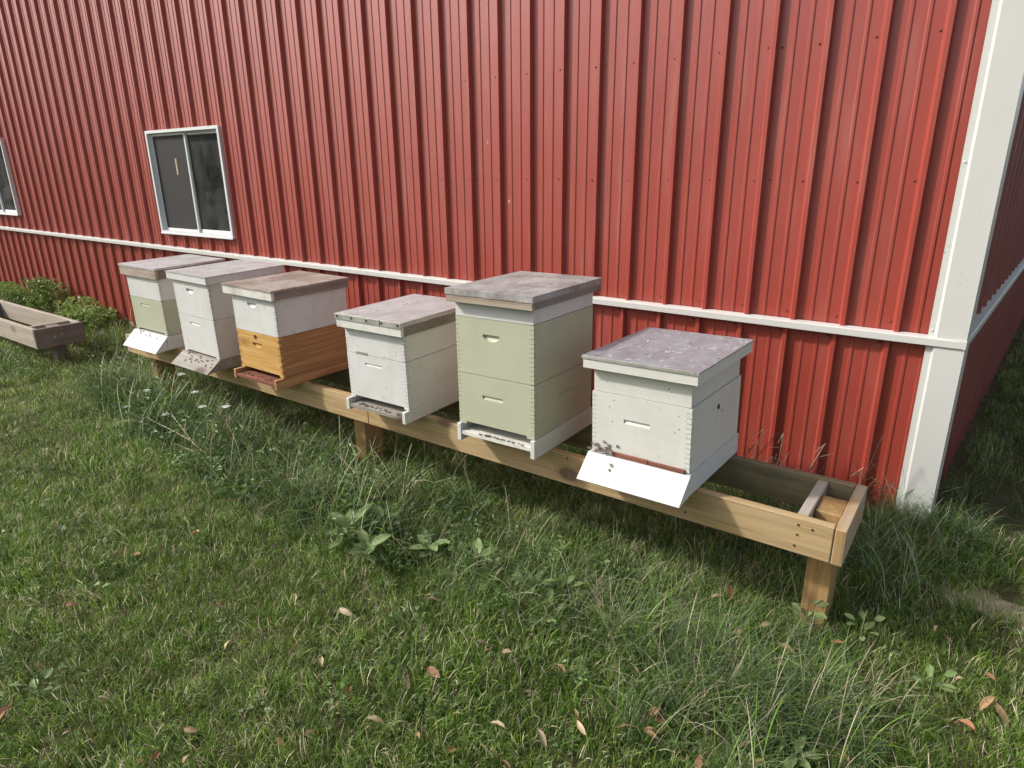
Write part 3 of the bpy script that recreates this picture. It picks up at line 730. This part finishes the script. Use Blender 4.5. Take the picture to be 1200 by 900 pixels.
lawn_cols = [(GR, 50), (YG, 20), (STRAW, 12), (DK, 18)]
lawnset = group('lawn_tuft', [blade_clump('lt%d' % i, 72, .066, .022, .078, .0013, .0036, (.3, 2.4), lawn_cols, 3, 40+i) for i in range(5)]
                + [blade_clump('lt5', 50, .062, .02, .06, .0018, .0034, (.5, 2.0), [(STRAW, 45), (YG, 35), (GR, 20)], 3, 50)] + [clover_clump('lt6', 18, .06, 60, (.10, .17, .05)), clover_clump('lt7', 14, .055, 61, (.12, .19, .06))])
tall_cols = [(BG, 40), (GR, 26), (DK, 24), (STRAW, 10)]
tallset = group('tall_tuft', [blade_clump('tt%d' % i, 30, .08, .10, .38, .0020, .0052, (.5, 2.5), tall_cols, 6, 70+i) for i in range(3)] + [herb_clump('tt%d' % (3+i), 7, 80+i) for i in range(3)])
dryset = group('dry_tuft', [blade_clump('dt%d' % i, 26, .06, .14, .36, .0014, .0028, (.3, 1.6), [(STRAW, 75), (YG, 15), (BG, 10)], 6, 90+i, .2) for i in range(3)])
def scatter(name, col, pts, label, cat):
    me = bpy.data.meshes.new(name); me.from_pydata([p[0] for p in pts], [], [])
    a = me.attributes.new('rot', 'FLOAT_VECTOR', 'POINT'); a.data.foreach_set('vector', [q for p in pts for q in p[1]])
    a = me.attributes.new('scl', 'FLOAT_VECTOR', 'POINT'); a.data.foreach_set('vector', [q for p in pts for q in p[2]])
    a = me.attributes.new('idx', 'INT', 'POINT'); a.data.foreach_set('value', [p[3] for p in pts])
    o = link(name, me, label=label, cat=cat, kind='stuff')
    ng = bpy.data.node_groups.new(name, 'GeometryNodeTree'); ng.interface.new_socket('Geometry', in_out='INPUT', socket_type='NodeSocketGeometry'); ng.interface.new_socket('Geometry', in_out='OUTPUT', socket_type='NodeSocketGeometry')
    N = ng.nodes.new; gi, go, ip, ci = N('NodeGroupInput'), N('NodeGroupOutput'), N('GeometryNodeInstanceOnPoints'), N('GeometryNodeCollectionInfo')
    ci.inputs[0].default_value = col; ci.inputs['Separate Children'].default_value = True; ci.inputs['Reset Children'].default_value = True
    L = ng.links.new
    def attr(nm, dt):
        x = N('GeometryNodeInputNamedAttribute'); x.data_type = dt; x.inputs[0].default_value = nm; return [s for s in x.outputs if s.enabled and s.name == 'Attribute'][0]
    L(gi.outputs[0], ip.inputs['Points']); L(ci.outputs[0], ip.inputs['Instance']); ip.inputs['Pick Instance'].default_value = True
    L(attr('idx', 'INT'), ip.inputs['Instance Index']); L(attr('rot', 'FLOAT_VECTOR'), ip.inputs['Rotation']); L(attr('scl', 'FLOAT_VECTOR'), ip.inputs['Scale'])
    L(ip.outputs[0], go.inputs[0]); o.modifiers.new('scatter', 'NODES').node_group = ng
    return o
def inpoly(x, y, P):
    c = False
    for (x1, y1), (x2_, y2_) in zip(P, P[1:]+P[:1]):
        if (y1 > y) != (y2_ > y) and x < (x2_-x1)*(y-y1)/(y2_-y1)+x1: c = not c
    return c
ZONE = [(-5.5, -1.35), (-4.6, -1.55), (-3.54, -1.72), (-2.67, -1.82), (-2.04, -1.78), (-1.5, -1.80), (-.94, -1.78), (-.55, -1.86), (-.21, -2.02), (.02, -2.0), (.22, -1.72), (.2, -1.10), (.28, -.62), (.42, -.25), (.33, -.02), (-5.5, -.02)]
vnoise = lambda x, y: .5+.25*math.sin(2.1*x+1.7*y+.5)+.15*math.sin(4.3*x-3.1*y)+.10*math.sin(7.7*y+5.2*x)
def free(x, y):
    if y > -.01 and x < CX+SD.x*max(y, 0)/SD.y+.06: return False
    return True
def dirt(x, y): return math.hypot((x-.70)*1.5, (y+.50)*4.2)
pts = []
def fill(x0, x1, y0, y1, step, keep, hs=1.0):
    nx, ny = int((x1-x0)/step), int((y1-y0)/step)
    for i in range(nx):
        for j in range(ny):
            x, y = x0+(i+rnd.random())*step, y0+(j+rnd.random())*step
            if not keep(x, y) or not free(x, y): continue
            if dirt(x, y) < ru(.0, 1.2): continue
            if rnd.random() < .20*(1-vnoise(x*4.1, y*4.7)): continue
            inz = inpoly(x, y, ZONE); s = ru(.75, 1.25)*(.8+.5*vnoise(x, y))*hs
            if inz: s *= 1.25
            k_ = rnd.random(); pdry = .24 if vnoise(x*1.7+3, y*1.7) > .62 else .04
            idx = 5 if k_ < pdry else (6 if k_ < pdry+.06 else (7 if k_ < pdry+.10 else rnd.randrange(5)))
            pts.append(((x, y, hgt(x, y)), (ru(-.38, .38), ru(-.38, .38), ru(0, 6.28)), (s*ru(.9, 1.1), s*ru(.9, 1.1), s*ru(.8, 1.15)), idx))
dist = lambda x, y: math.hypot(x-CAM.x, y-CAM.y)
infront = lambda x, y: (x-CAM.x)*fwd.x+(y-CAM.y)*fwd.y > -.6
fill(-6, 3, -4.2, 0, .046, lambda x, y: dist(x, y) < 4.3 and infront(x, y))
fill(-9, 5, -6, 5, .062, lambda x, y: 4.3 <= dist(x, y) < 7 and infront(x, y), 1.1)
fill(-17, 7, -8, 16, .11, lambda x, y: 7 <= dist(x, y) < 17 and infront(x, y), 1.5)
scatter('lawn_grass', lawnset, pts, 'short mown green lawn with clover and dry blades', 'grass')
tp, dp = [], []
for i in range(int(6.2*2.1*260)):
    x, y = ru(-5.7, .5), ru(-2.1, -.03)
    if not inpoly(x, y, ZONE): continue
    edge = min(1, (y+1.85)/.25) if y < -1.3 else 1
    under = -1.2 < y < -.72
    if rnd.random() > (.62 if under else .9)*max(.25, edge)*(.45+.8*vnoise(x*1.3, y*1.3)): continue
    s = ru(.6, 1.15)*(.8+.4*vnoise(x, y)); s *= .6 if under else (1.25 if x < -1.9 else 1)
    if x > -1.6 and y < -1.2 and not (-.55 < x < .15 and y < -1.45): s *= .72
    if y > -.7: s *= .8
    (dp if rnd.random() < (.16 if x > -3.2 else .08) else tp).append(((x, y, hgt(x, y)), (ru(-.15, .15), ru(-.15, .15), ru(0, 6.28)), (s, s, s*ru(.85, 1.1)), rnd.randrange(6) if x < -.6 and rnd.random() < .55 else rnd.randrange(3)))
def tuft(u, v, n_, spread, smin, smax, dry=.1):
    c = pix(u, v, 2, 0)
    for _ in range(n_):
        x, y = c.x+gs(0, spread), c.y+gs(0, spread*.7)
        if not free(x, y): continue
        s = ru(smin, smax); (dp if rnd.random() < dry else tp).append(((x, y, hgt(x, y)), (ru(-.2, .2), ru(-.2, .2), ru(0, 6.28)), (s, s, s), rnd.randrange(3)))
tuft(850, 820, 40, .16, .5, .95, .06); tuft(930, 830, 30, .14, .5, .9, .06); tuft(800, 760, 12, .12, .4, .65, .35)
tuft(1080, 620, 26, .11, .5, .85); tuft(1125, 590, 14, .1, .5, .8); tuft(1040, 650, 14, .10, .4, .7); tuft(1140, 640, 12, .14, .4, .7)
tuft(360, 590, 16, .14, .5, .8, .75); tuft(400, 600, 10, .1, .5, .9, .6); tuft(590, 640, 10, .12, .4, .7, .5)
for i in range(46):  # along the foot of the long wall
    x = -5.6-rnd.random()*8; tp.append(((x, ru(-.45, -.05), 0), (0, 0, ru(0, 6.28)), [ru(.6, 1.1)]*3, rnd.randrange(3)))
for i in range(40):  # along the end wall
    d = ru(.1, 8); q = Vector((CX+.10, 0, 0))+SD*d; s = ru(.35, .75); tp.append(((q.x+abs(gs(0, .06)), q.y, 0), (0, 0, ru(0, 6.28)), (s, s, s), rnd.randrange(3)))
for i in range(120):
    x = ru(-6.2, -10); s = ru(.45, .8); tp.append(((x, rnd.choice((ru(-1.55, -1.32), ru(-1.2, -.55))), 0), (0, 0, ru(0, 6.28)), (s, s, s), rnd.randrange(6)))
scatter('tall_grass', tallset, tp, 'long unmown blue-green grass growing under and before the stand', 'grass')
scatter('dry_grass', dryset, dp, 'straw-coloured dry grass among the long green grass', 'dry grass')

# ------------------------------------------------------------------ fallen leaves
def leafmesh(name, L, Wd, mat, curl, seed, nl=6, point=1.0):
    r = random.Random(seed); bm = bmesh.new(); rows_ = []
    for i in range(nl+1):
        t = i/nl; ww = Wd*math.sin(math.pi*min(1, max(0, .06+.94*t)))**.8*(1-.25*t*point)
        z = curl*math.sin(t*3)*L*.25+r.uniform(-.001, .001)
        rows_.append([bm.verts.new((L*(t-.5), s*ww/2, z+abs(s)*curl*Wd*.35+r.uniform(-.0008, .0008))) for s in (-1, -.5, 0, .5, 1)])
    for A, B in zip(rows_, rows_[1:]):
        for k in range(4): bm.faces.new((A[k], A[k+1], B[k+1], B[k]))
    tube(bm, [(-L*.5, 0, 0), (-L*.62, 0, .001), (-L*.74, .002, .002)], .0008, .0005, 3)
    return mesh(name, bm, mat, True, recalc=False)
lv = {'tan': [leafmesh('fl%d' % i, .062, .026, 'tanleaf', .8-.3*i, i) for i in range(3)], 'brown': [leafmesh('fb%d' % i, .055, .030, 'brownleaf', .9-.4*i, 10+i) for i in range(3)],
      'pale': [leafmesh('fp%d' % i, .060, .022, 'paleleaf', .6, 20+i) for i in range(3)]}
LEAF = [(253, 706, 'brown'), (267, 756, 'pale'), (75, 853, 'pale'), (224, 856, 'tan'), (328, 865, 'brown'), (361, 857, 'tan'), (391, 826, 'pale'), (224, 821, 'pale'), (291, 825, 'tan'), (344, 696, 'pale'), (376, 772, 'pale'),
 (45, 775, 'tan'), (275, 584, 'brown'), (160, 649, 'brown'), (141, 649, 'brown'), (83, 712, 'brown'), (219, 888, 'pale'), (180, 882, 'brown'), (163, 893, 'tan'), (5, 839, 'brown'), (406, 720, 'pale'), (564, 750, 'pale'), (571, 763, 'tan'), (595, 762, 'pale'),
 (655, 786, 'tan'), (743, 787, 'brown'), (688, 680, 'pale'), (622, 740, 'pale'), (410, 805, 'brown'), (477, 793, 'tan'), (438, 839, 'pale'), (429, 855, 'tan'), (490, 859, 'tan'), (529, 874, 'brown'), (582, 843, 'pale'), (620, 815, 'pale'),
 (675, 836, 'tan'), (681, 853, 'pale'), (733, 852, 'tan'), (763, 856, 'tan'), (771, 836, 'brown'), (634, 867, 'pale'), (592, 894, 'tan'), (509, 786, 'brown'), (718, 778, 'tan'), (700, 705, 'pale'), (839, 700, 'tan'), (856, 691, 'brown'),
 (864, 738, 'tan'), (922, 760, 'tan'), (981, 753, 'brown'), (898, 734, 'pale'), (867, 829, 'tan'), (836, 856, 'pale'), (875, 873, 'brown'), (768, 832, 'brown'), (764, 858, 'tan'), (892, 894, 'tan'), (992, 887, 'brown'), (1113, 744, 'tan'),
 (1097, 737, 'pale'), (1126, 791, 'pale'), (1160, 793, 'brown'), (1160, 819, 'tan'), (1174, 827, 'tan'), (1060, 700, 'pale'), (1132, 853, 'brown'), (819, 892, 'brown'), (805, 618, 'tan'), (505, 700, 'pale'), (230, 625, 'tan'), (120, 820, 'pale')]
LC = {'tan': 'curled tan dead leaf', 'brown': 'reddish brown dead leaf', 'pale': 'thin pale straw-coloured dead leaf'}
LP = ['caught in the long grass before the stand', 'on the grass past the open end of the stand', 'lying on the open short lawn']
for u, v, kd in LEAF:
    p = pix(u, v, 2, .062); where = LP[1 if p.x > .15 else (0 if inpoly(p.x, p.y, ZONE) else 2)]
    LN = {kd: (LC[kd]+' '+where, kd+' leaves '+where)}
    o = link('fallen_leaf', rnd.choice(lv[kd]), None, (p.x, p.y, .06+ru(-.025, .008)), (ru(-.6, .6), ru(-.6, .6), ru(0, 6.28)), label=LN[kd][0], cat='leaf', group=LN[kd][1])
    o.scale = [ru(.5, 1.15)]*3

# ------------------------------------------------------------------ broadleaf weeds
wl = [leafmesh('wl%d' % i, .105, .046, 'weed', .35, 30+i, 8, .4) for i in range(3)]
wsmall = [leafmesh('ws%d' % i, .05, .030, 'weed', .3, 40+i, 6, .2) for i in range(2)]
def rosette(u, v, n_, scale, label, grp, ms, up=(.2, .9), z=.0):
    p = pix(u, v, 2, .05); t = empty('broadleaf_weed', (p.x, p.y, z), (0, 0, ru(0, 6)), label=label, cat='weed', group=grp)
    bm = bmesh.new(); tube(bm, [(0, 0, -.01), (.003, 0, .07*scale), (.0, .004, .15*scale)], .004, .002, 5); link('stem', mesh('stem', bm, 'stem'), t)
    for i in range(n_):
        a = i*2.4+ru(-.3, .3); el = ru(*up); L_ = .065*scale*ru(.8, 1.25); hz = ru(.03, .10)*scale
        o = link('leaf', rnd.choice(ms), t, (L_*math.cos(a)*math.cos(el), L_*math.sin(a)*math.cos(el), hz+L_*math.sin(el)), (ru(-.4, .4), -el*.8, a)); o.scale = [scale*ru(.8, 1.15)]*3
for u, v, n_, s, lb in ((415, 632, 9, 1.1, 'largest broad-leaved weed, in front of the middle stand post'), (452, 618, 8, .95, 'broad-leaved weed in long grass below the white tin-lidded hive'), (430, 655, 6, .9, 'broad-leaved weed at the lawn edge in front of the largest weed'),
        (560, 662, 7, .8, 'upright broad-leaved weed in the grass below the tall green hive'), (505, 645, 5, .8, 'sparse broad-leaved weed between tin-lidded and tall green hives'), (932, 886, 4, .6, 'broad-leaved weed alone beside the long grass tuft, out from the stand end post'), (398, 590, 5, .9, 'broad-leaved weed tight against the middle stand post')):
    rosette(u, v, n_+3, s*1.1, lb, None, wl, (.05, .6))
for u, v, n_, s, lb in ((625, 690, 9, 1.0, 'small round-leaved weed in front of the tall green hive'), (660, 700, 10, 1.1, 'fullest small round-leaved weed, in front of the cream hive'), (640, 725, 8, .9, 'small round-leaved weed at the lawn edge before the cream hive'), (945, 725, 9, .9, 'small round-leaved weed at the foot of the stand end post'), (1010, 738, 7, .9, 'small round-leaved weed just past the stand end post'),
        (700, 660, 7, .8, 'small round-leaved weed in shade under the cream hive board'), (1090, 805, 9, .8, 'small round-leaved weed on the lawn out from the bare soil patch'), (45, 812, 7, .8, 'small round-leaved weed alone out on the open lawn'), (110, 690, 6, .8, 'small round-leaved weed on the lawn out from the white flowers')):
    rosette(u, v, n_, s, lb, None, wsmall, (.1, .5))

# white umbel flowers by the far end of the stand
def lace(u, v, hgt_, base, n_, label, grp):
    top = pix(u, v, 1, base[1]); t = empty('wild_carrot', (base[0], base[1], 0), label=label, cat='flower', group=grp)
    b = Vector((0, 0, 0)); q = Vector((top.x-base[0], top.y-base[1], top.z))
    bm = bmesh.new(); tube(bm, [b, b.lerp(q, .5)+Vector((.01, 0, .02)), q], .0028, .0016, 5); link('stem', mesh('stem', bm, 'stem'), t)
    bm = bmesh.new()
    for i in range(n_):
        r_ = .023*math.sqrt(i/n_); a = i*2.4; c = q+Vector((r_*math.cos(a), r_*math.sin(a), .014-r_*.25+ru(-.002, .002)))
        if i % 3 == 0: tube(bm, [q-Vector((0, 0, .012)), c], .0006, .0005, 3, 1)
        vs_ = [bm.verts.new(c+Vector(((.0046)*math.cos(k), .0046*math.sin(k), ru(-.002, .002)))) for k in (0, 1.05, 2.1, 3.14, 4.2, 5.25)]; bm.faces.new(vs_)
    link('flower_head', mesh('flower', bm, ['petal', 'stem']), t)
for u, v, x, y in ((157, 461, -4.75, -1.40), (172, 459, -4.62, -1.45), (149, 478, -4.72, -1.55), (121, 494, -4.9, -1.6), (194, 487, -4.05, -1.55), (237, 478, -3.75, -1.45), (229, 461, -4.0, -1.38), (213, 440, -4.3, -1.36), (265, 478, -3.4, -1.5), (93, 497, -5.15, -1.6)):
    lace(u, v, .4, (x, y), 40, 'thin-stemmed plant with a flat white flower head beyond the long grass', 'white umbel flowers')
# long leaning dry stalks
def stalk(name, pixels, base_uv, y_tip, label, rad=.0035, mat='straw', side=()):
    b = pix(*base_uv, 2, .02); t = empty(name, b, label=label, cat='stalk'); bm = bmesh.new(); P = []
    for i, (u, v) in enumerate(pixels):
        f = (i+1)/len(pixels); P.append(pix(u, v, 1, b.y+(y_tip-b.y)*f)-b)
    tube(bm, [Vector((0, 0, -.03))]+P, rad, rad*.45, 6); link('stem', mesh('stem', bm, mat), t)
    for j, (i, du, dv) in enumerate(side):
        bm = bmesh.new(); a = P[i]; f = (i+1)/len(pixels); yy = b.y+(y_tip-b.y)*f
        e_ = pix(pixels[i][0]+du, pixels[i][1]+dv, 1, yy-.03)-b; tube(bm, [a, a.lerp(e_, .5)+Vector((0, 0, .006)), e_], rad*.55, rad*.3, 5); link('branch', mesh('branch', bm, mat), t)
stalk('dry_stalk', [(280, 562), (250, 540), (225, 517), (201, 485), (207, 465), (222, 447)], (308, 592), -1.45, 'long pale leaning stalk rising from the grass toward a seed head', .0068, 'straw', [(1, -45, -20), (2, -55, -28), (0, -12, -28)])
for k_, (u, v, du, dv) in enumerate(((432, 570, -35, -75), (445, 575, -12, -60), (460, 560, 6, -55), (395, 585, -60, -50), (600, 640, -8, -70), (620, 640, 30, -40), (455, 600, -62, -70))):
    stalk('dry_stalk', [(u+du*.5, v+dv*.55), (u+du, v+dv)], (u, v), pix(u, v, 2, 0).y+.05, 'thin bent straw stalk standing in the long grass before the stand', .0022)
for o in [o for o in C.objects if o.get('label') == 'thin bent straw stalk standing in the long grass before the stand']: o['group'] = 'thin straw stalks'
# dead twigs between the stand and the wall
TW = ['pale bent dead weed against the red wall beside the cream hive', 'tangled dead weed against the red wall behind the stand', 'small dark dead weed on the wall behind the stand cross board', 'dead weed with one tall hooked stem beside the corner trim']
for k_, (bx_, by_, tips) in enumerate(((-.62, -.16, [(885, 520), (895, 503), (912, 507), (905, 535)]), (-.48, -.14, [(918, 508), (935, 545), (925, 530), (948, 556)]), (-.30, -.10, [(967, 520), (975, 530), (955, 545)]), (-.06, -.12, [(1034, 512), (1005, 540), (1012, 548), (1052, 565)]))):
    t = empty('dead_weed', (bx_, by_, 0), label=TW[k_], cat='weed')
    for (u, v) in tips:
        p = pix(u, v, 1, by_+ru(-.04, .06)); q = p-Vector((bx_, by_, 0)); bm = bmesh.new()
        tube(bm, [(ru(-.03, .03), 0, -.02), q*.5+Vector((ru(-.03, .03), 0, .05)), q, q+Vector((ru(-.05, .05), -.02, -.05))], .003, .001, 5)
        for j in range(5):
            a = q*(.5+.1*j); tube(bm, [a, a+Vector((ru(-.08, .08), ru(-.04, .02), ru(-.03, .06)))], .0012, .0007, 3)
        link('twig', mesh('twig', bm, 'straw' if rnd.random() < .6 else 'bark'), t)

# ------------------------------------------------------------------ leafy bushes at the foot of the wall
bl = leafmesh('bl', .05, .026, 'bushleaf', .3, 77, 3, .2)
def leaf_cloud(name, n_, rx, ry, rz, size, mat, seed, lobes=7):
    r = random.Random(seed); vs, fs = [], []
    L_ = [(r.uniform(-.6, .6)*rx, r.uniform(-.6, .6)*ry, r.uniform(.25, .85)*rz, r.uniform(.35, .6)) for _ in range(lobes)]
    for _ in range(n_):
        c = r.choice(L_); a, b = r.uniform(0, 6.283), math.acos(r.uniform(-.7, 1)); k = c[3]*r.uniform(.55, 1.08)
        p = Vector((c[0]+rx*k*math.cos(a)*math.sin(b), c[1]+ry*k*math.sin(a)*math.sin(b), max(.03*rz, c[2]+rz*k*.8*math.cos(b))))
        q = Euler((r.uniform(-1.1, 1.1), r.uniform(-1.1, 1.1), r.uniform(0, 6.28))).to_matrix(); s = size*r.uniform(.6, 1.3); i = len(vs)
        for u, v in ((-.5, 0), (-.1, .26), (.5, 0), (-.1, -.26)): vs.append(p+q @ Vector((u*s, v*s, abs(v)*s*.4)))
        fs += [(i, i+1, i+2), (i, i+2, i+3)]
    me = bpy.data.meshes.new(name); me.from_pydata(vs, [], fs); me.materials.append(M[mat]); return me
for (x, y, rx, rz, lab) in ((-9.35, -.28, .50, .40, 'rounded leafy green bush against the red wall, second from the weathered stand'), (-8.15, -.30, .55, .26, 'low leafy green bush against the wall behind the weathered stand end'), (-10.6, -.35, .7, .30, 'sprawling leafy bush at the wall below the far window')):
    t = empty('leafy_bush', (x, y, 0), label=lab, cat='bush')
    link('foliage', leaf_cloud('foliage', 1500, rx*1.15, .34, rz, .055, 'bushleaf', int(-x*10)), t)
    bm = bmesh.new()
    for i in range(7):
        a = ru(0, 6.28); tube(bm, [(0, 0, -.02), (rx*.3*math.cos(a), .1*math.sin(a), rz*.4), (rx*.55*math.cos(a), .2*math.sin(a), rz*.8)], .004, .002, 4)
    link('stems', mesh('stems', bm, 'stem'), t)
t = empty('tall_weed', (pix(70, 345, 1, -.2).x, -.2, 0), label='single upright yellow-green weed sprig above the bush', cat='weed')
tp_ = pix(70, 333, 1, -.2)
bm = bmesh.new(); tube(bm, [(0, 0, 0), (.01, 0, tp_.z*.6), (0, 0, tp_.z)], .004, .002, 4); link('stem', mesh('stem', bm, 'stem'), t)
for i in range(12): link('leaf', bl, t, (.03*math.cos(i*2.4), .03*math.sin(i*2.4), tp_.z*(.55+.04*i)), (0, -.4, i*2.4))

# ------------------------------------------------------------------ trees across the yard, mirrored in the window panes
crowns = [leaf_cloud('crown%d' % i, 7000, 3.4, 3.0, 4.2, .55, 'treeleaf', 300+i, 14) for i in range(3)]
for i, (x, y, s) in enumerate([(-62+5.2*k, -26-3*math.sin(k*1.9)-(4 if k % 2 else 0)+max(0, 8-k)*2.2, 1.15+.25*math.sin(k*2.7)) for k in range(16)]):
    t = empty('yard_tree', (x, y, 0), (0, 0, i*1.3), label='dark leafy tree across the yard, mirrored in the window glass', cat='tree', group='trees across the yard'); t.scale = (s, s, s)
    link('crown', crowns[i % 3], t, (0, 0, .5))
    bm = bmesh.new(); tube(bm, [(0, 0, -.1), (.05, 0, 1.5), (-.05, .08, 3.2), (.1, 0, 5)], .22, .06, 8)
    for k_ in range(4):
        a = k_*1.6; tube(bm, [(0, 0, 1.8+.4*k_), (.9*math.cos(a), .9*math.sin(a), 2.9+.4*k_), (1.7*math.cos(a), 1.7*math.sin(a), 3.6+.4*k_)], .07, .02, 6)
    link('trunk', mesh('trunk', bm, 'bark'), t)
